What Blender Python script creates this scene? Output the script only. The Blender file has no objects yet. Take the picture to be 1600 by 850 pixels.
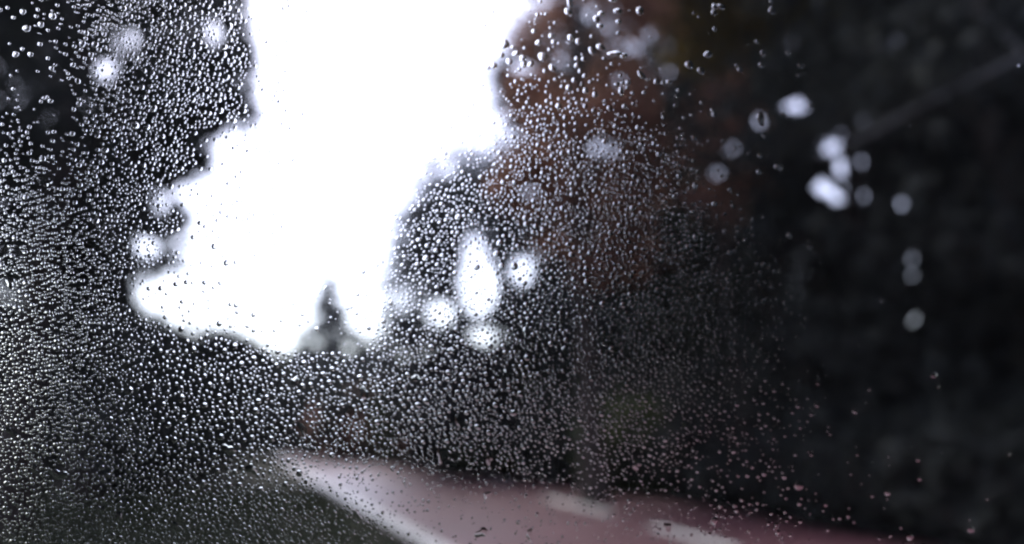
import bpy, math, random
import numpy as np
from mathutils import Vector, Matrix

random.seed(7)
RNG = np.random.default_rng(11)
scene = bpy.context.scene
COL = scene.collection

# ------------------------------------------------------------------ camera
CAM_H = 1.25                       # eye height inside the parked van
HFOV = math.radians(65.0)
F_PX = 800.0 / math.tan(HFOV / 2)  # focal length in pixels of the 1600 px wide photograph
PITCH = math.atan(255.0 / F_PX)    # horizon lies at y = 680
PANE_D = 0.160                     # lens to outer face of the glass
GLASS_T = 0.004
cam_d = bpy.data.cameras.new('camera')
cam = bpy.data.objects.new('camera', cam_d)
COL.objects.link(cam)
cam.location = (0, 0, CAM_H)
cam.rotation_euler = (math.pi / 2 + PITCH, 0, 0)
cam_d.sensor_width = 36.0
cam_d.angle = HFOV
cam_d.clip_start = 0.01
cam_d.clip_end = 3000
cam_d.dof.use_dof = True
cam_d.dof.focus_distance = PANE_D - GLASS_T * (1 - 1 / 1.5) - 0.020   # focus sits a touch short of the drops
cam_d.dof.aperture_fstop = 8.3     # ~3.4 mm opening, as on a phone held close to the glass
scene.camera = cam

# ------------------------------------------------------------------ sky, sun, exposure
SUN_EL, SUN_AZ = math.radians(60), math.radians(-35)   # azimuth from +Y towards +X
w = bpy.data.worlds.new('World')
scene.world = w
w.use_nodes = True
nt = w.node_tree
bg = nt.nodes['Background']
sky = nt.nodes.new('ShaderNodeTexSky')
sky.sky_type = 'NISHITA'
sky.sun_disc = False
sky.sun_elevation = SUN_EL
sky.sun_rotation = SUN_AZ
sky.air_density = 1.0
sky.dust_density = 2.0
sky.ozone_density = 1.0
hs = nt.nodes.new('ShaderNodeHueSaturation')           # overcast: the blue is washed out
hs.inputs['Saturation'].default_value = 0.62
hs.inputs['Hue'].default_value = 0.54
nt.links.new(sky.outputs[0], hs.inputs['Color'])
nt.links.new(hs.outputs[0], bg.inputs['Color'])
bg.inputs['Strength'].default_value = 0.15
sun_d = bpy.data.lights.new('sun', 'SUN')
sun_d.energy = 0.8
sun_d.angle = math.radians(14)
sun_d.color = (1.0, 0.97, 0.93)
sun = bpy.data.objects.new('sun', sun_d)
COL.objects.link(sun)
sd = Vector((math.sin(SUN_AZ) * math.cos(SUN_EL), math.cos(SUN_AZ) * math.cos(SUN_EL), math.sin(SUN_EL)))
sun.rotation_euler = (-sd).to_track_quat('-Z', 'Y').to_euler()
sun.location = sd * 60
vs = scene.view_settings
vs.view_transform = 'Standard'
vs.look = 'None'
vs.gamma = 1.0
vs.use_curve_mapping = False
vs.exposure = 1.5
scene.render.engine = 'CYCLES'
cy = scene.cycles
cy.max_bounces = 14
cy.transmission_bounces = 12
cy.transparent_max_bounces = 8
cy.glossy_bounces = 4
cy.diffuse_bounces = 3
cy.caustics_reflective = False
cy.caustics_refractive = False
cy.use_denoising = True

# ------------------------------------------------------------------ helpers
CP, SP = math.cos(PITCH), math.sin(PITCH)

def ray(px, py):
    a, b = (px - 800) / F_PX, (425 - py) / F_PX
    return np.array([a, CP - b * SP, SP + b * CP])

def ground(px, py, z=0.0):
    d = ray(px, py)
    t = (z - CAM_H) / d[2]
    return Vector((d[0] * t, d[1] * t, z))

def at(px, py, Y):
    d = ray(px, py)
    t = Y / d[1]
    return Vector((d[0] * t, Y, CAM_H + d[2] * t))

def to_px(P):
    """world points (n,3) -> picture coordinates of the photograph"""
    X, Y, Z = P[:, 0], P[:, 1], P[:, 2] - CAM_H
    f = Y * CP + Z * SP
    u = -Y * SP + Z * CP
    f = np.where(f < 0.05, np.nan, f)
    return 800 + F_PX * X / f, 425 - F_PX * u / f

def mesh_np(name, verts, faces, smooth=False):
    """verts (n,3), faces (m,k) with one fixed k"""
    verts = np.asarray(verts, np.float32)
    faces = np.asarray(faces, np.int32)
    me = bpy.data.meshes.new(name)
    k = faces.shape[1]
    me.vertices.add(len(verts))
    me.vertices.foreach_set('co', verts.ravel())
    me.loops.add(faces.size)
    me.loops.foreach_set('vertex_index', faces.ravel())
    me.polygons.add(len(faces))
    me.polygons.foreach_set('loop_start', np.arange(0, faces.size, k, dtype=np.int32))
    me.polygons.foreach_set('use_smooth', np.full(len(faces), smooth))
    me.update(calc_edges=True)
    return me

def mesh_py(name, verts, faces, smooth=False):
    me = bpy.data.meshes.new(name)
    me.from_pydata([tuple(v) for v in verts], [], faces)
    if smooth:
        me.polygons.foreach_set('use_smooth', [True] * len(me.polygons))
    me.update()
    return me

def obj(name, me, mat=None, parent=None, **props):
    o = bpy.data.objects.new(name, me)
    COL.objects.link(o)
    if mat is not None and me is not None and not me.materials:
        me.materials.append(mat)
    if parent is not None:
        o.parent = parent
    for k, v in props.items():
        o[k] = v
    return o

def thing(name, label, cat, loc=(0, 0, 0), group=None):
    o = bpy.data.objects.new(name, None)
    COL.objects.link(o)
    o.location = loc
    o['label'] = label
    o['category'] = cat
    if group:
        o['group'] = group
    return o

class MB:
    """collects boxes, tubes and plates for one mesh"""
    def __init__(s):
        s.v, s.f = [], []

    def box(s, a, b):
        n = len(s.v)
        for z in (a[2], b[2]):
            for y in (a[1], b[1]):
                for x in (a[0], b[0]):
                    s.v.append((x, y, z))
        for q in ((0, 2, 3, 1), (4, 5, 7, 6), (0, 1, 5, 4), (2, 6, 7, 3), (0, 4, 6, 2), (1, 3, 7, 5)):
            s.f.append(tuple(n + i for i in q))
        return s

    def tube(s, pts, radii, seg=8):
        n0 = len(s.v)
        for i, (p, r) in enumerate(zip(pts, radii)):
            p = Vector(p)
            t = (Vector(pts[min(i + 1, len(pts) - 1)]) - Vector(pts[max(i - 1, 0)])).normalized()
            a = t.orthogonal().normalized() if abs(t.z) < 0.9 else Vector((1, 0, 0)).cross(t).normalized()
            b = t.cross(a)
            for k in range(seg):
                q = 2 * math.pi * k / seg
                s.v.append(tuple(p + (a * math.cos(q) + b * math.sin(q)) * r))
        for i in range(len(pts) - 1):
            for k in range(seg):
                A, B = n0 + i * seg + k, n0 + i * seg + (k + 1) % seg
                s.f.append((A, B, B + seg, A + seg))
        s.f.append(tuple(n0 + (len(pts) - 1) * seg + k for k in range(seg)))
        return s

    def build(s, name, mat, parent=None, smooth=False, **p):
        return obj(name, mesh_py(name, s.v, s.f, smooth), mat, parent, **p)

# ------------------------------------------------------------------ materials
def new_mat(name):
    m = bpy.data.materials.new(name)
    m.use_nodes = True
    return m, m.node_tree, m.node_tree.nodes['Principled BSDF']

def noise_mat(name, c1, c2, scale, rough=0.8, bump=0.0, spec=0.5, detail=5.0, rough2=None):
    m, t, p = new_mat(name)
    tc = t.nodes.new('ShaderNodeTexCoord')
    n = t.nodes.new('ShaderNodeTexNoise')
    n.inputs['Scale'].default_value = scale
    n.inputs['Detail'].default_value = detail
    r = t.nodes.new('ShaderNodeValToRGB')
    r.color_ramp.elements[0].position = 0.35
    r.color_ramp.elements[1].position = 0.65
    r.color_ramp.elements[0].color = (*c1, 1)
    r.color_ramp.elements[1].color = (*c2, 1)
    t.links.new(tc.outputs['Object'], n.inputs['Vector'])
    t.links.new(n.outputs['Fac'], r.inputs['Fac'])
    t.links.new(r.outputs['Color'], p.inputs['Base Color'])
    p.inputs['Roughness'].default_value = rough
    p.inputs['Specular IOR Level'].default_value = spec
    if rough2 is not None:
        mr = t.nodes.new('ShaderNodeMapRange')
        mr.inputs['To Min'].default_value = rough
        mr.inputs['To Max'].default_value = rough2
        t.links.new(n.outputs['Fac'], mr.inputs['Value'])
        t.links.new(mr.outputs[0], p.inputs['Roughness'])
    if bump:
        b = t.nodes.new('ShaderNodeBump')
        b.inputs['Strength'].default_value = bump
        b.inputs['Distance'].default_value = 0.02
        t.links.new(n.outputs['Fac'], b.inputs['Height'])
        t.links.new(b.outputs['Normal'], p.inputs['Normal'])
    return m

def leaf_mat(name, c1, c2, transl=0.3):
    m, t, p = new_mat(name)
    g = t.nodes.new('ShaderNodeNewGeometry')
    r = t.nodes.new('ShaderNodeValToRGB')
    r.color_ramp.elements[0].color = (*c1, 1)
    r.color_ramp.elements[1].color = (*c2, 1)
    t.links.new(g.outputs['Random Per Island'], r.inputs['Fac'])
    t.links.new(r.outputs['Color'], p.inputs['Base Color'])
    p.inputs['Roughness'].default_value = 0.7
    p.inputs['Specular IOR Level'].default_value = 0.12
    tr = t.nodes.new('ShaderNodeBsdfTranslucent')
    t.links.new(r.outputs['Color'], tr.inputs['Color'])
    mx = t.nodes.new('ShaderNodeMixShader')
    mx.inputs['Fac'].default_value = transl
    t.links.new(p.outputs[0], mx.inputs[1])
    t.links.new(tr.outputs[0], mx.inputs[2])
    t.links.new(mx.outputs[0], t.nodes['Material Output'].inputs['Surface'])
    return m

def glass_mat(name, ior, rough=0.0, col=(1, 1, 1)):
    m, t, p = new_mat(name)
    t.nodes.remove(p)
    g = t.nodes.new('ShaderNodeBsdfGlass')
    g.inputs['IOR'].default_value = ior
    g.inputs['Roughness'].default_value = rough
    g.inputs['Color'].default_value = (*col, 1)
    t.links.new(g.outputs[0], t.nodes['Material Output'].inputs['Surface'])
    return m

M = {
    'glass': glass_mat('window_glass', 1.5, 0.0, (0.97, 0.985, 0.99)),
    'water': glass_mat('water', 1.333),
    'dark_leaf': leaf_mat('dark_green_leaf', (0.022, 0.026, 0.026), (0.042, 0.046, 0.042), 0.18),
    'mid_leaf': leaf_mat('green_leaf', (0.035, 0.05, 0.028), (0.07, 0.085, 0.04), 0.35),
    'russet_leaf': leaf_mat('russet_leaf', (0.16, 0.08, 0.052), (0.32, 0.175, 0.135), 0.6),
    'yellow_leaf': leaf_mat('ochre_leaf', (0.09, 0.065, 0.02), (0.16, 0.11, 0.03), 0.45),
    'slate_leaf': leaf_mat('blue_green_leaf', (0.03, 0.036, 0.042), (0.055, 0.06, 0.066), 0.2),
    'needle': leaf_mat('spruce_needle', (0.022, 0.034, 0.030), (0.04, 0.052, 0.042), 0.1),
    'bark': noise_mat('bark', (0.035, 0.028, 0.024), (0.07, 0.058, 0.05), 9, 0.9, 0.6),
    'pale_bark': noise_mat('pale_bark', (0.07, 0.07, 0.072), (0.12, 0.12, 0.125), 6, 0.85, 0.4),
    'grass': leaf_mat('grass_blade', (0.045, 0.056, 0.035), (0.09, 0.10, 0.065), 0.3),
    'soil': noise_mat('forest_soil', (0.022, 0.022, 0.015), (0.045, 0.042, 0.028), 0.8, 0.9, 0.5, 0.2),
    'road': noise_mat('wet_red_asphalt', (0.085, 0.024, 0.036), (0.12, 0.034, 0.052), 0.7, 0.40, 0.0, 0.5, 6, 0.56),
    'paint': noise_mat('road_paint', (0.68, 0.68, 0.68), (0.82, 0.82, 0.81), 3, 0.35, 0.0, 0.5),
    'van_paint': noise_mat('van_paint', (0.03, 0.032, 0.035), (0.035, 0.037, 0.04), 2, 0.3),
    'trim': noise_mat('cabin_trim', (0.018, 0.018, 0.019), (0.026, 0.026, 0.027), 40, 0.8, 0.2, 0.3),
    'rubber': noise_mat('rubber', (0.012, 0.012, 0.012), (0.02, 0.02, 0.02), 30, 0.6, 0.1, 0.3),
}
rp = M['road'].node_tree.nodes['Principled BSDF']          # film of water
rp.inputs['Coat Weight'].default_value = 1.0
rp.inputs['Coat Roughness'].default_value = 0.42
rp.inputs['Coat IOR'].default_value = 1.42
# fine grain on the asphalt
t = M['road'].node_tree
n2 = t.nodes.new('ShaderNodeTexNoise')
n2.inputs['Scale'].default_value = 90
b2 = t.nodes.new('ShaderNodeBump')
b2.inputs['Strength'].default_value = 0.25
b2.inputs['Distance'].default_value = 0.01
tc2 = t.nodes.new('ShaderNodeTexCoord')
t.links.new(tc2.outputs['Object'], n2.inputs['Vector'])
t.links.new(n2.outputs['Fac'], b2.inputs['Height'])
t.links.new(b2.outputs['Normal'], t.nodes['Principled BSDF'].inputs['Normal'])

# ------------------------------------------------------------------ ground and road
gv, gf = [], []
GN = 60
for j in range(GN + 1):
    for i in range(GN + 1):
        x = math.copysign(abs(i / GN * 2 - 1) ** 2.2, i - GN / 2) * 700
        y = math.copysign(abs(j / GN * 2 - 1) ** 2.2, j - GN / 2) * 700
        gv.append((x, y + 20, -0.05 + 0.02 * math.sin(x * 1.3) * math.cos(y * 0.9)))
for j in range(GN):
    for i in range(GN):
        a = j * (GN + 1) + i
        gf.append((a, a + 1, a + GN + 2, a + GN + 1))
obj('ground', mesh_py('ground', gv, gf, True), M['soil'], kind='structure')

near_px = [(665, 850), (620, 825), (550, 785), (480, 744.5), (440, 720), (418, 706.5), (405, 700)]
far_px = [(1400, 840), (1250, 812), (1100, 787), (900, 757), (750, 738), (600, 720), (480, 706.5), (424, 701), (405, 698)]

def resample(P, ys):
    P = sorted(P, key=lambda p: p[1])
    return np.interp(ys, [p[1] for p in P], [p[0] for p in P])

near = [ground(*p) for p in near_px]
far = [ground(*p) for p in far_px]
near = [Vector((near[0].x + 0.335 * (near[0].y + 30), -30, 0))] + near
far = [Vector((far[0].x + 0.30 * (far[0].y + 30), -30, 0))] + far
ys = np.concatenate([np.arange(-30, 30, 1.0), np.arange(30, 80, 2.0)])
nx = resample([(p.x, p.y) for p in near], ys)
fx = resample([(p.x, p.y) for p in far], ys)
k5 = np.array([1, 2, 3, 2, 1]) / 9.0
def sm(a):
    b = np.convolve(np.pad(a, 2, mode='edge'), k5, mode='valid')
    b[:3], b[-3:] = a[:3], a[-3:]
    return b
nx, fx = sm(nx), sm(fx)

def strip(xa, xb, yy, z, nseg=1):
    v, f = [], []
    for a, b, y in zip(xa, xb, yy):
        for s in range(nseg + 1):
            v.append((a + (b - a) * s / nseg, y, z))
    for i in range(len(yy) - 1):
        for s in range(nseg):
            q = i * (nseg + 1) + s
            f.append((q, q + 1, q + nseg + 2, q + nseg + 1))
    return v, f

v, f = strip(nx - 0.15, fx, ys, 0.0, 4)
road = obj('road', mesh_py('road', v, f), M['road'], kind='structure')
v, f = strip(nx - 0.06, nx + 0.22, ys, 0.004)
obj('edge_line', mesh_py('edge_line', v, f), M['paint'], road)
for (x0, y0), (x1, y1) in (((852, 778), (955, 803)), ((1018, 822), (1150, 858)), ((740, 743), (800, 758))):
    a, b = ground(x0, y0), ground(x1, y1)
    d = (b - a).normalized()
    s = Vector((-d.y, d.x, 0)) * 0.11
    up = Vector((0, 0, 0.004))
    obj('dash', mesh_py('dash', [a - s + up, a + s + up, b + s + up, b - s + up], [(0, 1, 2, 3)]), M['paint'], road)

# ------------------------------------------------------------------ foliage
SKY = np.array([(372, -900), (380, 60), (392, 100), (378, 140), (395, 185), (340, 198), (288, 218), (325, 252), (262, 285), (258, 312), (292, 338), (286, 360),
                (246, 372), (256, 396), (298, 408), (225, 420), (192, 440), (192, 468), (225, 498), (262, 505), (285, 532), (335, 520),
                (400, 542), (470, 548), (572, 553), (590, 510), (600, 460), (612, 400), (635, 330), (665, 275), (658, 255),
                (700, 240), (760, 232), (798, 205), (798, 180), (768, 130), (775, 105), (815, 80), (790, 50), (830, 20), (850, -900)], float)
# gaps through the foliage (centre and half size as seen from the road side)
GAPS = [(748, 445, 26, 46), (740, 395, 12, 22), (815, 425, 13, 16), (688, 490, 17, 14), (760, 525, 24, 8), (165, 108, 11, 11),
        (200, 65, 11, 15), (335, 55, 7, 7), (228, 385, 10, 10), (250, 315, 10, 10), (945, 232, 14, 8), (1243, 168, 13, 2),
        (1300, 232, 6, 6), (1319, 262, 8, 8), (1290, 293, 12, 7), (1312, 303, 11, 9), (1342, 308, 6, 6), (1340, 255, 5, 5), (1409, 320, 3.5, 3.5),
        (1427, 498, 4, 7), (1145, 233, 4.5, 4.5), (1185, 190, 6, 3), (700, 265, 4, 3), (860, 62, 2, 2), (900, 50, 1, 1), (815, 105, 12, 2),
        (875, 95, 2, 1), (980, 42, 1, 1), (1016, 50, 1, 1), (952, 75, 3.5, 3), (1044, 112, 2.5, 2.5), (1040, 146, 3, 2.5), (968, 125, 3.5, 3),
        (1120, 270, 3, 3), (1172, 125, 2, 2), (1424, 405, 2, 2), (1424, 432, 2, 2),
        (830, 300, 3, 2), (25, 130, 1, 1), (90, 30, 1, 1)]

def inside(poly, x, y):
    r = np.zeros(len(x), bool)
    j = len(poly) - 1
    for i in range(len(poly)):
        xi, yi = poly[i]
        xj, yj = poly[j]
        c = ((yi > y) != (yj > y)) & (x < (xj - xi) * (y - yi) / (yj - yi + 1e-9) + xi)
        r ^= c
        j = i
    return r

def open_to_sky(P, pad=11.0, size=0.0):
    """which foliage points would stand in the road's opening or in one of the gaps"""
    x, y = to_px(P)
    x = np.nan_to_num(x, nan=-9e9) + RNG.normal(0, pad, len(P))
    y = np.nan_to_num(y, nan=-9e9) + RNG.normal(0, pad, len(P))
    r = inside(SKY, x, y)
    x, y = np.nan_to_num(to_px(P)[0], nan=-9e9), np.nan_to_num(to_px(P)[1], nan=-9e9)
    m = 0.36 * size * F_PX / np.maximum(np.linalg.norm(P, axis=1), 1.0)     # half a leaf
    for gx, gy, rx, ry in GAPS:
        q = m * (1.5 if rx > 4.5 else 1.0)
        r |= ((x - gx) / (rx + q)) ** 2 + ((y - gy) / (ry + q)) ** 2 < 1
    return r

def leaves(P, size, up_bias=0.3):
    """one folded leaf spray (two quads' worth in one kite) per point"""
    n = len(P)
    d = RNG.normal(size=(n, 3))
    d /= np.linalg.norm(d, axis=1)[:, None]
    a = RNG.normal(size=(n, 3))
    a[:, 2] -= up_bias
    b = np.cross(d, a)
    b /= np.linalg.norm(b, axis=1)[:, None] + 1e-9
    s = (size * RNG.uniform(0.6, 1.4, n))[:, None]
    mid = P + np.cross(d, b) * s * 0.12
    V = np.stack([P - d * s * 0.5, mid + b * s * 0.33, P + d * s * 0.5, mid - b * s * 0.33], 1).reshape(-1, 3)
    F = np.arange(n * 4).reshape(n, 4)
    return V, F

def crown_points(n, r, z0, z1, kind, clumps=70, spread=0.16):
    """leaf positions gathered in clumps inside a crown (local to the tree base)"""
    c = RNG.normal(size=(clumps * 2, 3))
    c /= np.linalg.norm(c, axis=1)[:, None]
    c *= (RNG.uniform(0.15, 1, len(c)) ** 0.45)[:, None]
    c = c[:clumps]
    zc, hz = (z0 + z1) / 2, (z1 - z0) / 2
    C = c * np.array([r, r, hz]) + np.array([0, 0, zc])
    if kind == 'tall':
        c = np.sign(c) * np.abs(c) ** 0.72
        C = c * np.array([r, r, hz]) + np.array([0, 0, zc])
        k = 1 - 0.45 * np.clip((C[:, 2] - z0) / (z1 - z0), 0, 1)
        C[:, :2] *= k[:, None]
    i = RNG.integers(0, clumps, n)
    w_ = RNG.uniform(0.6, 1.4, clumps)[i]
    P = C[i] + RNG.normal(size=(n, 3)) * np.array([1, 1, 0.7]) * (spread * r * w_)[:, None]
    P[:, 2] = np.maximum(P[:, 2], 0.08)
    return P, C

def tree(name, label, base, h, r, z0, mat, n, size, kind='round', group=None, trim=True, lean=0.0, bark='bark', trunk_r=None):
    base = Vector(base)
    t_ = thing(name, label, 'tree', base, group)
    tr = trunk_r or 0.012 * h + 0.04
    mb = MB()
    pts = [(lean * h * (q ** 1.3) + 0.12 * math.sin(q * 5 + h), 0.1 * math.cos(q * 4 + h), q * h * 0.93 - 0.15) for q in np.linspace(0, 1, 9)]
    rad = [tr * (1.5 if q == 0 else 1.0) * (1 - 0.85 * q) for q in np.linspace(0, 1, 9)]
    mb.tube(pts, rad, 9)
    mb.build('trunk', M[bark], t_, True)
    P, C = crown_points(n, r, z0, h, kind)
    P[:, 0] += lean * h * (np.clip(P[:, 2], 0, None) / h) ** 1.3
    W = C + np.array(base)
    bad = open_to_sky(W, 0)
    cnt = 0
    for c, o in zip(C, bad):
        if (o and trim) or cnt > 16:
            continue
        q = max(0.12, min(0.9, (c[2] / h) - 0.12))
        a = Vector((np.interp(q, np.linspace(0, 1, 9), [p[0] for p in pts]), np.interp(q, np.linspace(0, 1, 9), [p[1] for p in pts]), q * h * 0.93 - 0.15))
        c = Vector(c) + Vector((lean * h * (max(c[2], 0) / h) ** 1.3, 0, 0))
        m = (a + c) / 2 + Vector((0, 0, 0.12 * (c - a).length))
        MB().tube([a, m, c], [tr * 0.4 * (1 - q * 0.6), tr * 0.22, tr * 0.08], 5).build('limb', M[bark], t_, True)
        cnt += 1
    if trim:
        P = P[~open_to_sky(P + np.array(base), 11.0, size)]
    V, F = leaves(P, size)
    obj('crown', mesh_np('crown', V, F), M[mat], t_)
    return t_

def conifer(name, label, base, h, r, n, size, group=None, trim=True):
    base = Vector(base)
    t_ = thing(name, label, 'tree', base, group)
    tr = 0.011 * h + 0.03
    MB().tube([(0, 0, -0.15), (0, 0, h * 0.4), (0.03, 0, h * 0.99)], [tr * 1.3, tr * 0.7, 0.01], 8).build('trunk', M['bark'], t_, True)
    nb = int(h * 7)
    pts = []
    per = max(4, n // nb)
    for b in range(nb):
        q = (b + random.random()) / nb
        z = h * (0.06 + 0.92 * q)
        L = r * (1 - q) ** 0.85 * random.uniform(0.65, 1.12) + 0.12
        a = random.random() * 2 * math.pi
        e = Vector((math.cos(a) * L, math.sin(a) * L, z - 0.22 * L))
        s = Vector((0, 0, z))
        if b % 4 == 0:
            MB().tube([s, (s + e) / 2 + Vector((0, 0, 0.05 * L)), e], [tr * 0.25, tr * 0.15, 0.01], 4).build('limb', M['bark'], t_, True)
        u = RNG.uniform(0.05, 1, per) ** 0.7
        p = np.array(s) + (np.array(e) - np.array(s)) * u[:, None]
        p += RNG.normal(size=(per, 3)) * np.array([0.16, 0.16, 0.10]) * L * (0.35 + 0.5 * (1 - u))[:, None]
        pts.append(p)
    P = np.concatenate(pts)
    if trim:
        P = P[~open_to_sky(P + np.array(base), 11.0, size)]
    V, F = leaves(P, size, 0.8)
    obj('crown', mesh_np('crown', V, F), M['slate_leaf'], t_)
    return t_

def shrub(label, base, h, r, mat, n, size, group):
    base = Vector(base)
    t_ = thing('shrub', label, 'shrub', base, group)
    for k in range(4):
        a = random.random() * 6.28
        MB().tube([(0.08 * math.cos(a), 0.08 * math.sin(a), -0.1), (0.3 * r * math.cos(a), 0.3 * r * math.sin(a), h * 0.4),
                 (0.6 * r * math.cos(a), 0.6 * r * math.sin(a), h * 0.8)], [0.035, 0.022, 0.008], 5).build('stem', M['bark'], t_, True)
    P, C = crown_points(n, r, 0.02, h, 'round', 34, 0.2)
    P = P[~open_to_sky(P + np.array(base), 11.0, size)]
    V, F = leaves(P, size)
    obj('foliage', mesh_np('foliage', V, F), M[mat], t_)
    return t_

def gx(px, Y):
    return at(px, 680, Y).x

# left side of the road
tree('broadleaf_tree', 'dark tall tree filling the upper left corner of the view', (gx(40, 11), 11, 0), 17, 3.9, 0.7, 'dark_leaf', 17000, 0.22, 'tall')
tree('broadleaf_tree', 'dark leafy tree along the left edge of the white sky opening', (gx(130, 16), 16, 0), 21, 4.2, 0.8, 'dark_leaf', 18000, 0.27, 'tall', lean=0.07)
tree('broadleaf_tree', 'tall dark tree behind, beside the upper left sky edge', (gx(150, 27), 27, 0), 27, 6.0, 2.0, 'dark_leaf', 16000, 0.42, 'tall', lean=0.05)
tree('broadleaf_tree', 'deep shaded tree standing farther back on the left', (gx(60, 32), 32, 0), 24, 5.5, 0.8, 'dark_leaf', 12000, 0.45, 'tall')
conifer('spruce_tree', 'small pointed spruce rising alone into the white sky opening', at(508, 680, 62) - Vector((0, 0, CAM_H)), 14.0, 6.0, 11000, 0.36, None, False)
# right side of the road
tree('broadleaf_tree', 'rounded green tree right of the sky with bright gaps in its crown', (gx(775, 25), 25, 0), 10.2, 4.0, 1.0, 'slate_leaf', 17000, 0.27)
tree('russet_tree', 'tall russet autumn tree at the right edge of the sky opening', (gx(918, 15.5), 15.5, 0), 14.5, 1.8, 3.9, 'russet_leaf', 9000, 0.2, 'tall')
tree('russet_tree', 'slender russet sapling in the dark right wood with pinkish specks', (gx(1150, 13.5), 13.5, 0), 7.6, 0.85, 4.4, 'russet_leaf', 520, 0.15, trunk_r=0.04)
tree('broadleaf_tree', 'big dark tree right of the russet tree', (gx(1195, 19), 19, 0), 19, 4.0, 0.8, 'dark_leaf', 17000, 0.27, 'tall')
tree('broadleaf_tree', 'dark tree with a cluster of bright sky specks in its crown', (gx(1370, 15), 15, 0), 17, 3.6, 0.7, 'dark_leaf', 17000, 0.25, 'tall')
edge_tree = tree('broadleaf_tree', 'nearly black tree at the far right edge with a thin sloping bough', (gx(1620, 12), 12, 0), 15, 3.5, 0.5, 'dark_leaf', 14000, 0.24, 'tall')
bo = edge_tree.location
MB().tube([Vector((0, 0, at(1700, 25, 12).z)), at(1600, 85, 9.6) - bo, at(1450, 160, 8.6) - bo, at(1360, 208, 8.3) - bo, at(1285, 245, 8.1) - bo],
          [0.05, 0.036, 0.028, 0.02, 0.01], 8).build('bough', M['pale_bark'], edge_tree, True)
tree('ochre_tree', 'tree with faint ochre leaves high in the upper right', (gx(1215, 16.5), 16.5, 0), 13.5, 2.1, 8.6, 'yellow_leaf', 3600, 0.22, trunk_r=0.06)
WHERE = {860: 'behind the green tree with gaps', 1060: 'between russet tree and big dark tree', 1230: 'behind the big dark tree', 1530: 'left of the far right edge',
         1180: 'farthest back of all', 950: 'behind the russet tree', 1650: 'behind the far right edge tree', 1490: 'right below the bright sky specks'}
for px, Y, h, r in ((860, 34, 21, 5.0), (1060, 30, 22, 5.2), (1230, 28, 22, 5.2), (1530, 24, 21, 5.0), (1180, 48, 26, 8), (950, 52, 24, 8), (1650, 40, 26, 8), (1490, 20, 19, 4.0)):
    tree('broadleaf_tree', 'dim tree deep in the dark right wood, %s' % WHERE[px], (gx(px, Y), Y, 0), h, r, 0.8, 'dark_leaf', 11000, 0.38 if Y < 40 else 0.6, 'tall', 'trees deep in the dark wood on the right')
ORD = ['first', 'second', 'third', 'fourth', 'fifth', 'sixth', 'seventh', 'eighth', 'ninth', 'tenth', 'eleventh', 'twelfth', 'thirteenth', 'fourteenth', 'fifteenth',
       'sixteenth', 'seventeenth', 'eighteenth', 'nineteenth', 'twentieth', 'twenty-first', 'twenty-second']
# shrubs along the far road edge and under the trees
for i, px in enumerate(np.arange(470, 1720, 62)):
    Y0 = float(np.interp(px, [420, 480, 600, 750, 900, 1100, 1250, 1400, 1720], [62, 58, 37, 26, 19.6, 14.2, 11.5, 9.4, 6.8]))
    for row in range(2):
        Y = Y0 * (1.07 + 0.13 * row) + random.uniform(0.8, 1.6)
        hh = random.uniform(0.95, 1.2) * (0.085 if px < 700 else 0.12) * Y + 0.35 * row
        mt = 'russet_leaf' if (row == 1 and 580 < px < 730) else ('dark_leaf' if row or i % 3 or px > 1050 else 'mid_leaf')
        mt = 'russet_leaf' if mt == 'russet_leaf' and hh < 9 else mt
        if mt == 'russet_leaf':
            hh *= 0.8
        lab = ('low russet bush by the road, %s from the left' if mt == 'russet_leaf' else 'dark hedge bush along the far road edge, ' + ('back' if row else 'front') + ' row, %s from the left') % ORD[i if mt != 'russet_leaf' else i - 2]
        shrub(lab, (gx(px + random.uniform(-20, 20), Y), Y, 0), hh, 0.055 * Y + 0.5, mt, 2600, 0.018 * Y + 0.03, 'russet bushes by the road' if mt == 'russet_leaf' else 'hedge bushes along the far road edge')
# far and left hedges that close the view below the sky
for i, px in enumerate(np.arange(-80, 640, 60)):
    Y = 40 + 22 * (i % 2) + random.uniform(-3, 3) + (14 if px > 400 else 0)
    top = np.interp(px, [-80, 200, 330, 470, 640], [500, 500, 520, 545, 550]) - 8
    shrub('dark bush in the far hedge below the sky, %s from the left' % ORD[i], (gx(px, Y), Y, 0), at(px, top, Y).z, 0.045 * Y, 'dark_leaf', 4200, 0.012 * Y, 'far hedge bushes below the sky')
for i, px in enumerate(np.arange(-160, 330, 90)):
    Y = 19 + 5 * (i % 2) + random.uniform(-1, 1)
    shrub('dark bush at the foot of the left trees, %s from the left' % ORD[i], (gx(px, Y), Y, 0), random.uniform(2.0, 3.0), 1.7, 'dark_leaf' if i % 3 else 'mid_leaf', 3600, 0.2, 'bushes at the foot of the left trees')
# unseen trees added beside and behind the van to cut the sky light
first = None
for i, (x, y, h, r) in enumerate(((-9, -11, 18, 4.2),  (0, -11, 20, 4.5), (9, -10, 18, 4.3), (14, 0, 18, 4.3), (17, -12, 20, 5), (10.5, 7, 16, 4.0), (-4, -20, 22, 5.5), (8, -22, 22, 5.5))):
    if first is None:
        first = tree('broadleaf_tree', 'unseen dark tree added beside and behind the van to cut sky light', (x, y, 0), h, r, 1.5, 'dark_leaf', 9000, 0.35, 'tall', 'trees added beside and behind the van', False)
        continue
    c = first.copy()
    COL.objects.link(c)
    c.location = (x, y, 0)
    c['label'] = 'unseen dark tree added beside and behind the van to cut sky light, %s planted' % ORD[i]
    c.rotation_euler = (0, 0, i * 1.3)
    c.scale = (r / 4.2, r / 4.2, h / 18)
    for ch in list(first.children):
        k = ch.copy()
        COL.objects.link(k)
        k.parent = c

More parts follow.
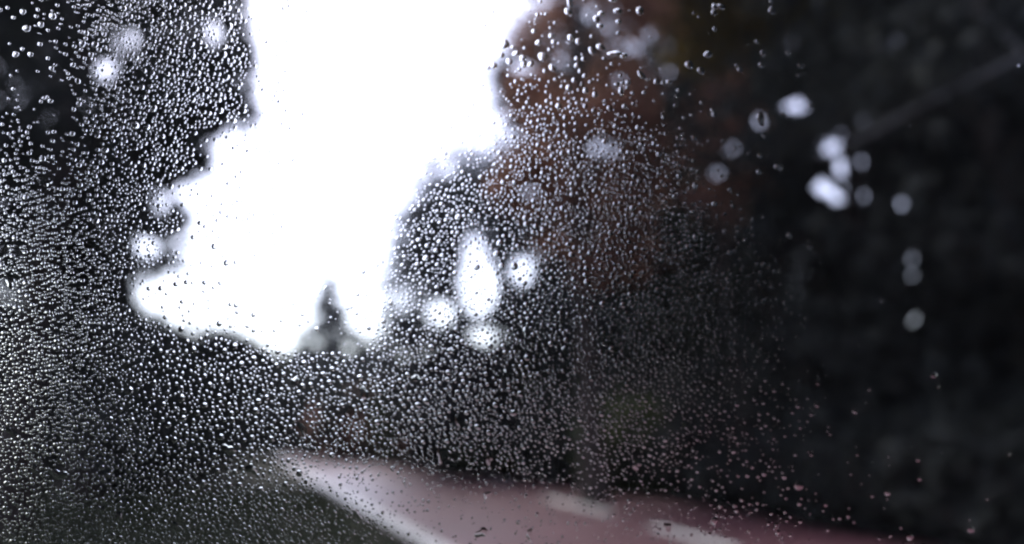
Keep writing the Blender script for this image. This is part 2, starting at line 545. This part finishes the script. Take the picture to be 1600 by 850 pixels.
# grass of the verge
n = 26000
gy_ = RNG.uniform(2.2, 9, n) ** 1.35
gx_ = RNG.uniform(-1.0, 0.6, n) * (gy_ * 0.75 + 2)
edge = np.interp(gy_, ys, nx) - 0.12
k = gx_ < edge
B = np.stack([gx_[k], gy_[k], np.full(k.sum(), -0.05)], 1)
n2_ = 9000
yy = RNG.uniform(5, 40, n2_)
xx = np.interp(yy, ys, fx) + np.abs(RNG.normal(0, 0.8, n2_)) + 0.05
B = np.concatenate([B, np.stack([xx, yy, np.full(n2_, -0.05)], 1)])
n = len(B)
a = RNG.uniform(0, 2 * np.pi, n)
hgt = RNG.uniform(0.08, 0.26, n)
wd = RNG.uniform(0.006, 0.014, n) * (1 + B[:, 1] / 10)
side = np.stack([np.cos(a), np.sin(a), 0 * a], 1) * wd[:, None]
tip = B + np.stack([RNG.normal(0, 0.06, n), RNG.normal(0, 0.06, n), hgt], 1)
V = np.stack([B - side, B + side, tip], 1).reshape(-1, 3)
obj('grass', mesh_np('grass', V, np.arange(n * 3).reshape(n, 3)), M['grass'], kind='stuff', label='dark green grass of the roadside verge', category='grass')

# ------------------------------------------------------------------ window, and a closed van cabin added to block reflections
fwd = Vector((0, CP, SP))
upv = Vector((0, -SP, CP))
YAW = math.radians(5)
# window frame axes: U to the right, W up, N outwards
Wd = upv.copy()
rot = Matrix.Rotation(YAW, 3, upv)
U = rot @ Vector((1, 0, 0))
N = rot @ fwd
O = Vector((0, 0, CAM_H)) + fwd * PANE_D          # outer face, centre of the view
S = PANE_D / F_PX                                 # metres on the glass per photograph pixel

def on_pane(px, py, out=0.0):
    d = Vector(ray(px, py))
    q = d * ((O - Vector((0, 0, CAM_H))).dot(N) / d.dot(N))
    return Vector((0, 0, CAM_H)) + q + N * out

PW, PH_UP, PH_DN = 0.56, 0.36, 0.34
win = thing('car_window', 'clear van window pane covered with fine rain droplets', 'window', O)
def slab(u0, u1, w0, w1, n0, n1):
    v = [U * u + Wd * w_ + N * n_ for n_ in (n0, n1) for w_ in (w0, w1) for u in (u0, u1)]
    return v, [(0, 1, 3, 2), (4, 6, 7, 5), (0, 4, 5, 1), (2, 3, 7, 6), (0, 2, 6, 4), (1, 5, 7, 3)]
v, f = slab(-PW, PW, -PH_DN, PH_UP, -GLASS_T, 0)
# outward normals
me = mesh_py('pane', v, f)
import bmesh
def fix_normals(me):
    bm = bmesh.new()
    bm.from_mesh(me)
    bmesh.ops.recalc_face_normals(bm, faces=bm.faces)
    bm.to_mesh(me)
    bm.free()
fix_normals(me)
obj('pane', me, M['glass'], win)
for nm, q in (('seal', (-PW - 0.025, PW + 0.025, PH_UP, PH_UP + 0.025)), ('seal', (-PW - 0.025, PW + 0.025, -PH_DN - 0.025, -PH_DN)),
              ('seal', (-PW - 0.025, -PW, -PH_DN, PH_UP)), ('seal', (PW, PW + 0.025, -PH_DN, PH_UP))):
    v, f = slab(*q, -0.014, 0.008)
    obj(nm, mesh_py(nm, v, f), M['rubber'], win)

van = thing('van', 'dark closed van added around the camera, keeping reflections off the pane', 'van', O)
def vpart(name, q, mat):
    v, f = slab(*q)
    me = mesh_py(name, v, f)
    fix_normals(me)
    return obj(name, me, M[mat], van)
e = 0.025
X0, X1, Z0, Z1, DEP = -2.6, 1.1, -0.95, 0.78, -1.75
vpart('side_panel', (X0, -PW - e, Z0, Z1, -0.05, 0.003), 'van_paint')
vpart('side_panel', (PW + e, X1, Z0, Z1, -0.05, 0.003), 'van_paint')
vpart('door_skin', (-PW - e, PW + e, Z0, -PH_DN - e, -0.05, 0.003), 'van_paint')
vpart('roof_rail', (-PW - e, PW + e, PH_UP + e, Z1, -0.05, 0.003), 'van_paint')
vpart('roof', (X0, X1, Z1, Z1 + 0.05, DEP, 0.003), 'van_paint')
vpart('floor', (X0, X1, Z0 - 0.05, Z0, DEP, 0.003), 'trim')
vpart('inner_wall', (X0, X1, Z0, Z1, DEP - 0.05, DEP), 'trim')  # no far-side windows, so no bright sky mirrors in the pane
vpart('bulkhead', (X0 - 0.05, X0, Z0 - 0.05, Z1 + 0.05, DEP - 0.05, 0.003), 'trim')
vpart('rear_door', (X1, X1 + 0.05, Z0 - 0.05, Z1 + 0.05, DEP - 0.05, 0.003), 'trim')
vpart('seat', (-0.75, 0.75, Z0 + 0.02, Z0 + 0.4, -1.3, -0.75), 'trim')
vpart('seat_back', (-0.75, 0.75, Z0 + 0.41, Z0 + 0.95, -1.45, -1.28), 'trim')
for u in (-1.9, 0.6):
    for nn in (-1.62, -0.22):
        mb = MB()
        c = U * u + Wd * (Z0 - 0.02) + N * nn
        ax = U.cross(Wd).normalized()
        mb.tube([c - N * 0.1, c - N * 0.09, c + N * 0.09, c + N * 0.1], [0.22, 0.3, 0.3, 0.22], 20)
        mb.build('wheel', M['rubber'], van, True)

# ------------------------------------------------------------------ rain droplets on the outer face
GX = np.arange(0, 1601, 100)
GY = np.linspace(0, 850, 10)
DENS = np.array([
    [.4, 4.5, 8, 9, 7, .9, .6, .6, 1.2, 1.0, .5, .3, .2, .1, 0, 0, 0],
    [.25, 1.2, 7.5, 9, 8, .9, .6, .6, 1.2, 1.2, .6, .3, .2, .1, 0, 0, .1],
    [2, 1.5, 6.5, 9, 6, .8, .6, .8, 6, 6, 3, .6, .2, .2, .1, 0, 0],
    [7, 4.5, 7, 8, 3, .8, .6, 5, 8.5, 9, 7, 2, .5, .2, 0, 0, 0],
    [8, 8, 8, 4, 1, .8, 4, 9, 9, 9, 8, 4, 1, .2, 0, .1, 0],
    [9, 9, 8, 3, 1, 1.5, 8, 9, 9, 9, 8, 5.5, 2.5, .3, .1, 0, 0],
    [9, 9, 9, 9, 9, 9, 9, 9, 9, 9, 8, 6, 2.5, .4, .2, .1, 0],
    [9, 9, 9, 9, 9, 9, 9, 9, 9, 8, 6.5, 5, 2.5, .6, .4, .1, .1],
    [9, 9, 9, 9, 9, 4.5, 3, 3, 3, 3, 3, 3, 2, 1, .3, .2, .1],
    [9, 9, 9, 9, 9, 8, 3.5, 2, 2, 2, 2.2, 2.5, 2, 1, .8, .3, .1]]) / 9.0
# mean drop radius (photograph pixels)
RAD = np.array([
    [3.0, 3.2, 3.2, 3.0, 2.8, 2.2, 2.0, 2.0, 2.4, 3.2, 3.4, 3.4, 3, 3, 3, 3, 3],
    [3.4, 3.4, 3.2, 3.0, 2.8, 2.2, 2.0, 2.0, 2.4, 3.2, 3.2, 3.2, 3, 3, 3, 3, 3],
    [3.0, 3.2, 3.2, 3.0, 2.8, 2.2, 2.0, 2.0, 2.6, 3.0, 3.0, 3.0, 3, 3, 3, 3, 3],
    [3.0, 3.2, 3.2, 2.8, 2.6, 2.2, 2.0, 2.4, 2.8, 3.0, 3.0, 2.9, 2.8, 3, 3, 3, 3],
    [3.0, 3.0, 3.0, 2.8, 2.4, 2.2, 2.2, 2.8, 3.0, 3.0, 2.9, 2.8, 2.8, 3, 3, 3, 3],
    [2.9, 2.9, 2.9, 2.8, 2.4, 2.4, 2.8, 3.0, 3.0, 2.9, 2.8, 2.7, 2.7, 3, 3, 3, 3],
    [2.9, 3.0, 3.4, 3.7, 3.4, 3.2, 3.0, 2.9, 2.8, 2.8, 2.7, 2.7, 2.8, 3, 3, 3, 3],
    [2.9, 3.1, 3.6, 3.8, 3.6, 3.2, 3.0, 2.9, 2.8, 2.7, 2.7, 2.7, 2.8, 3, 3, 3, 3],
    [3.3, 3.2, 3.2, 3.2, 3.0, 2.1, 2.0, 2.0, 2.2, 2.5, 2.6, 2.7, 2.8, 3, 3, 3, 3],
    [3.8, 3.6, 3.4, 3.2, 3.0, 2.6, 2.3, 2.3, 2.4, 2.5, 2.6, 2.7, 2.8, 3, 3, 3, 3]])

def bil(G, x, y):
    x = np.clip(x, 0, 1599.9) / 100.0
    y = np.clip(y, 0, 849.9) / (850.0 / 9)
    i, j = x.astype(int), y.astype(int)
    fx_, fy_ = x - i, y - j
    return (G[j, i] * (1 - fx_) + G[j, i + 1] * fx_) * (1 - fy_) + (G[j + 1, i] * (1 - fx_) + G[j + 1, i + 1] * fx_) * fy_

def patch(x, y):
    """uneven wetting of the glass"""
    s = 0
    for k, (fx_, fy_, ph) in enumerate(((.021, .017, 1.0), (-.033, .026, 2.2), (.047, -.041, .4), (.011, .052, 3.1), (.07, .06, 5.0), (-.09, .05, 0.3))):
        s = s + np.sin(x * fx_ + y * fy_ + ph + 1.3 * np.sin(y * .013 * (k + 1) + ph))
    return s / 6

# hand-observed larger drops in the upper right: x, y, half length, half width, angle (deg, 0 = horizontal)
BIG = [(888, 5, 11, 5, 82), (886, 22, 7, 5, 30), (955, 2, 7, 5, 0), (963, 21, 7, 4.5, 0), (930, 33, 6, 5, 30), (937, 25, 5.5, 4, 10), (936, 44, 5.5, 4.5, 0),
       (860, 59, 4.5, 4.5, 0), (864, 69, 4.5, 4, 0), (890, 62, 6, 5, 60), (902, 68, 5, 5, 0), (787, 72, 8, 7, 0), (805, 87, 6, 4.5, -30), (815, 94, 5.5, 5, 0), (847, 92, 8, 7, 60),
       (795, 99, 5.5, 5.5, 0), (817, 103, 5, 5, 0), (828, 103, 4.5, 4.5, 0), (862, 109, 7, 5, 40), (923, 82, 7, 5, 50), (937, 77, 9, 4.5, 25), (959, 87, 12, 4.5, 0), (972, 90, 5, 5, 0),
       (900, 95, 4.5, 4.5, 0), (910, 95, 4, 4, 0), (900, 105, 4.5, 4.5, 0), (905, 114, 4, 4, 0), (912, 121, 4, 4, 0), (896, 128, 4.5, 4.5, 0), (913, 144, 4.5, 4.5, 0), (928, 150, 4.5, 4.5, 0),
       (1000, 120, 8.5, 4.5, 45), (968, 145, 7, 4, 85), (1023, 130, 4.5, 4.5, 0), (1074, 104, 7.5, 6, 80), (1092, 113, 6.5, 5, 35), (1103, 88, 6.5, 5.5, 0), (1113, 14, 5, 4.5, 45), (1123, 14, 6.5, 4.5, 15), (1112, 23, 4.5, 4.5, 0),
       (1202, 20, 7, 5.5, 70), (1188, 86, 6, 4, 60), (1186, 104, 5.5, 5, 0), (1227, 85, 4.5, 4, 0), (1247, 105, 6, 5, 0), (1243, 120, 4, 3, 0), (1184, 188, 10, 5, 75), (1190, 215, 4, 4, 0), (1110, 175, 4, 4, 0), (1112, 181, 4.5, 4, 90),
       (1083, 372, 5.5, 4, 85), (1083, 292, 5, 4, 80), (1184, 245, 5, 5, 0), (1182, 270, 4.5, 4.5, 0), (1213, 262, 8, 6, 0), (1262, 168, 5, 3, 20), (1220, 180, 5, 3, 20), (840, 70, 5, 5, 0), (833, 52, 4, 4, 0), (770, 105, 6, 5, 0), (762, 107, 5, 4, 0), (782, 88, 5, 5, 0),
       (48, 48, 5.5, 5.5, 0), (31, 88, 4.5, 4.5, 0), (54, 88, 4, 4, 0), (70, 42, 4.5, 4.5, 0), (244, 172, 5, 5, 0), (215, 198, 6, 6, 0), (1452, 584, 5.5, 5.5, 0), (1330, 640, 5, 5, 0), (1380, 767, 5, 5, 0), (1112, 811, 6, 6, 0), (1509, 824, 6, 5, 20), (1430, 745, 4, 4, 0)]
# runny irregular blots: x, y, half length, half width, angle
BLOT = [(570, 612, 9, 7, 70), (97, 738, 13, 8, 30), (25, 672, 9, 6, 60), (190, 805, 9, 6, 60), (163, 793, 8, 5, 70), (463, 595, 8, 6, 60), (475, 668, 10, 5, 75), (687, 708, 12, 4, 85), (764, 712, 11, 5, 85), (650, 590, 8, 5, 40),
        (790, 582, 7, 5, 30), (820, 520, 10, 4, 80), (716, 655, 13, 4, 80), (752, 829, 10, 7, 0), (826, 832, 9, 5, 70), (992, 722, 10, 7, 60), (1040, 820, 8, 5, 20), (360, 700, 10, 8, 20), (395, 730, 8, 8, 0), (75, 285, 10, 8, 40), (22, 440, 9, 6, 60), (10, 390, 8, 6, 0),
        (545, 640, 8, 4, 80), (1118, 664, 8, 7, 0), (1070, 664, 8, 5, 70), (900, 590, 8, 5, 70), (955, 545, 6, 5, 0), (280, 820, 9, 6, 50), (60, 730, 7, 5, 45), (800, 660, 8, 4, 80), (560, 800, 8, 5, 70), (760, 770, 6, 5, 0), (880, 545, 6, 4, 60), (706, 547, 6, 6, 0)]

drops = []      # x, y, a, b, angle, contact angle, wobble
taken = {}
CELL = 12.0
def near_free(x, y, r, gap):
    ci, cj = int(x // CELL), int(y // CELL)
    for i in range(ci - 2, ci + 3):
        for j in range(cj - 2, cj + 3):
            for (X, Y, R) in taken.get((i, j), ()):
                if (X - x) ** 2 + (Y - y) ** 2 < (gap * (R + r)) ** 2:
                    return False
    return True
def put(x, y, a, b, ang, ct, wob):
    r = (a + b) / 2
    taken.setdefault((int(x // CELL), int(y // CELL)), []).append((x, y, r))
    drops.append((x, y, a, b, ang, ct, wob))

for x, y, a, b, g in BIG:
    put(x, y, a, b, math.radians(-g), random.uniform(50, 62), 0.07)
for x, y, a, b, g in BLOT:
    put(x, y, a, b, math.radians(-g), random.uniform(26, 38), 0.22)
N_CAND = 175000
MX, MY = 300, 240        # the wetting goes on beyond the view
cx = RNG.uniform(-MX, 1600 + MX, N_CAND)
cyy = RNG.uniform(-MY, 850 + MY, N_CAND)
dens = bil(DENS, cx, cyy)
dens = dens * np.clip(1 + 0.65 * patch(cx, cyy), 0.08, 2)
dens = np.where(dens > 0.5, dens * 1.3, dens)
bare = inside(SKY, cx, cyy) | (((cx - 748) / 34) ** 2 + ((cyy - 440) / 60) ** 2 < 1)      # drops thinned in the sky's outline, imitating bloom that washes them out
dens = np.where(bare, np.minimum(dens, 0.17), dens)
rad = np.where(cx < 260, 0.8, 0.87) * bil(RAD, cx, cyy) * np.exp(RNG.normal(0, 0.27, N_CAND))
big = RNG.uniform(size=N_CAND) < 0.012
rad = np.where(big, rad * RNG.uniform(1.3, 1.7, N_CAND), rad)
acc = RNG.uniform(size=N_CAND) < np.clip(dens, 0, 1) ** 1.6 * 0.8
order = np.nonzero(acc)[0]
gapf = 1.0
for i in order:
    x, y, r = float(cx[i]), float(cyy[i]), float(rad[i])
    if near_free(x, y, r, 1.13):
        s_ = random.uniform(0.9, 1.1)
        put(x, y, r * s_, r / s_, random.uniform(0, 3.14), random.uniform(46, 60), 0.03)
# second generation: finer droplets in the spaces between
n2_ = 60000
cx = RNG.uniform(-150, 1750, n2_)
cyy = RNG.uniform(-120, 970, n2_)
dens = bil(DENS, cx, cyy) * np.clip(1 + 0.65 * patch(cx, cyy), 0.08, 2)
rad = bil(RAD, cx, cyy) * RNG.uniform(0.38, 0.66, n2_)
dens = np.where(inside(SKY, cx, cyy), np.minimum(dens, 0.17), dens)  # fine droplets thinned over the sky too, imitating its bloom
for i in np.nonzero(RNG.uniform(size=n2_) < np.clip(dens * 1.1, 0, 1) ** 1.8)[0]:
    x, y, r = float(cx[i]), float(cyy[i]), float(rad[i])
    if near_free(x, y, r, 1.02):
        put(x, y, r, r, 0.0, random.uniform(46, 60), 0.03)


def cap(seg, rings, a, b, ang, ct, wob):
    """spherical water cap: base plate and dome; coordinates along U, W and outwards"""
    th = math.radians(ct)
    ph = [random.uniform(0, 6.28) for _ in range(3)]
    q = np.arange(seg) * 2 * math.pi / seg
    w_ = 1 + wob * (np.sin(2 * q + ph[0]) + 0.7 * np.sin(3 * q + ph[1]) + 0.4 * np.sin(5 * q + ph[2]))
    ex, ey = a * np.cos(q) * w_, b * np.sin(q) * w_
    ca, sa = math.cos(ang), math.sin(ang)
    X, Y = ex * ca - ey * sa, ex * sa + ey * ca
    rm = min(a, b) if wob > 0.1 else math.sqrt(a * b)
    R = rm / math.sin(th)
    verts = [np.array([[0.0, 0.0, 0.0]]), np.stack([X, Y, 0 * X], 1)]       # base centre, base rim
    for k in range(rings):
        t_ = th * (1 - k / rings)
        s = math.sin(t_) / math.sin(th)
        z = R * (math.cos(t_) - math.cos(th))
        verts.append(np.stack([X * s, Y * s, np.full(seg, z)], 1))
    verts.append(np.array([[0.0, 0.0, R * (1 - math.cos(th))]]))
    return np.concatenate(verts)

_faces = {}
def cap_faces(seg, rings):
    if (seg, rings) in _faces:
        return _faces[(seg, rings)]
    F = []
    for k in range(seg):
        F.append((0, 1 + (k + 1) % seg, 1 + k))
    o = 1 + seg
    for r in range(rings - 1):
        for k in range(seg):
            A, B = o + r * seg + k, o + r * seg + (k + 1) % seg
            F.append((A, B, B + seg))
            F.append((A, B + seg, A + seg))
    top = 1 + seg * (rings + 1)
    l = o + (rings - 1) * seg
    for k in range(seg):
        F.append((l + k, l + (k + 1) % seg, top))
    _faces[(seg, rings)] = np.array(F)
    return _faces[(seg, rings)]

UW = np.array([list(U), list(Wd), list(N)])
AIR = 0.00002
def seen(d):
    return -4 < d[0] < 1604 and -4 < d[1] < 854
idx = sorted([i for i, d in enumerate(drops) if seen(d)], key=lambda i: -drops[i][2] * drops[i][3])[:300]
singled = set(idx)

ONES = 'zero one two three four five six seven eight nine ten eleven twelve thirteen fourteen fifteen sixteen seventeen eighteen nineteen'.split()
TENS = '_ _ twenty thirty forty fifty sixty seventy eighty ninety'.split()
def words(k):
    k = int(round(max(0, k)))
    if k >= 100:
        return 'ninety-nine'
    return ONES[k] if k < 20 else TENS[k // 10] + ('-' + ONES[k % 10] if k % 10 else '')

def drop_label(d):
    x, y, a, b = d[:4]
    n_ = 'elongated' if max(a, b) > 1.35 * min(a, b) else 'round'
    if d[6] > 0.2:
        n_ = 'smeared irregular'
    if y > 690 and x > 430 + (y - 703) * 1.65 and y > 703 + (x - 424) * 0.14:
        w_ = 'before the road'
    elif 760 < x < 1000 and y < 155:
        w_ = 'beside the upper sky edge'
    elif x >= 1000 and y < 300:
        w_ = 'on nearly dry glass'
    elif x >= 1130:
        w_ = 'on dark right glass'
    elif inside(SKY, np.array([x]), np.array([y]))[0]:
        w_ = 'before the white sky'
    elif x < 420 and y > 700:
        w_ = 'before the grass verge'
    elif x < 420:
        w_ = 'left of the sky'
    elif y > 545:
        w_ = 'below the sky'
    else:
        w_ = 'right of the sky'
    return f'{n_} raindrop {w_}, {words(x / 16)} percent across, {words(y / 8.5)} percent down the picture', 'larger raindrops on the glass'

used = set()
FS, FR = 24, 6
Fbig = cap_faces(FS, FR)
for i in idx:
    d = drops[i]
    P = cap(FS, FR, d[2] * S, d[3] * S, d[4], d[5], d[6])
    me = mesh_np('raindrop', P @ UW, Fbig, True)
    lab, grp = drop_label(d)
    if lab in used:
        lab = 'smaller ' + lab
    used.add(lab)
    o = obj('raindrop', me, M['water'], label=lab, category='raindrop', group=grp)
    o.location = on_pane(d[0], d[1], AIR)
VV, FF = [], []
nv = 0
sF, sF2 = cap_faces(10, 4), cap_faces(8, 3)
for i, d in enumerate(drops):
    if i in singled:
        continue
    c = np.array(on_pane(d[0], d[1], AIR)) - np.array(O)
    fine = d[2] < 2.1
    VV.append(cap(8 if fine else 10, 3 if fine else 4, d[2] * S, d[3] * S, d[4], d[5], d[6]) @ UW + c)
    FF.append((sF2 if fine else sF) + nv)
    nv += len(VV[-1])
me = mesh_np('fine_droplets', np.concatenate(VV), np.concatenate(FF), True)
o = obj('fine_droplets', me, M['water'], kind='stuff', label='dense mist of fine water droplets covering the window glass', category='droplets')
o.location = O

# ------------------------------------------------------------------ thin haze volume, added to lift the dark tones like lens veil
hm, ht, hp = new_mat('veil_haze')
ht.nodes.remove(hp)
pv = ht.nodes.new('ShaderNodeVolumePrincipled')
pv.inputs['Color'].default_value = (0.9, 0.93, 1.0, 1)
pv.inputs['Density'].default_value = 0.0004
pv.inputs['Anisotropy'].default_value = 0.3
ht.links.new(pv.outputs[0], ht.nodes['Material Output'].inputs['Volume'])
hb = MB().box((-720, -720, -1.2), (720, 740, 34))
ho = hb.build('haze', hm, kind='stuff', label='thin haze added to lift the dark tones like lens veil', category='haze')

print('droplets', len(drops), 'tris', sum(len(o.data.polygons) for o in scene.objects if o.type == 'MESH'))
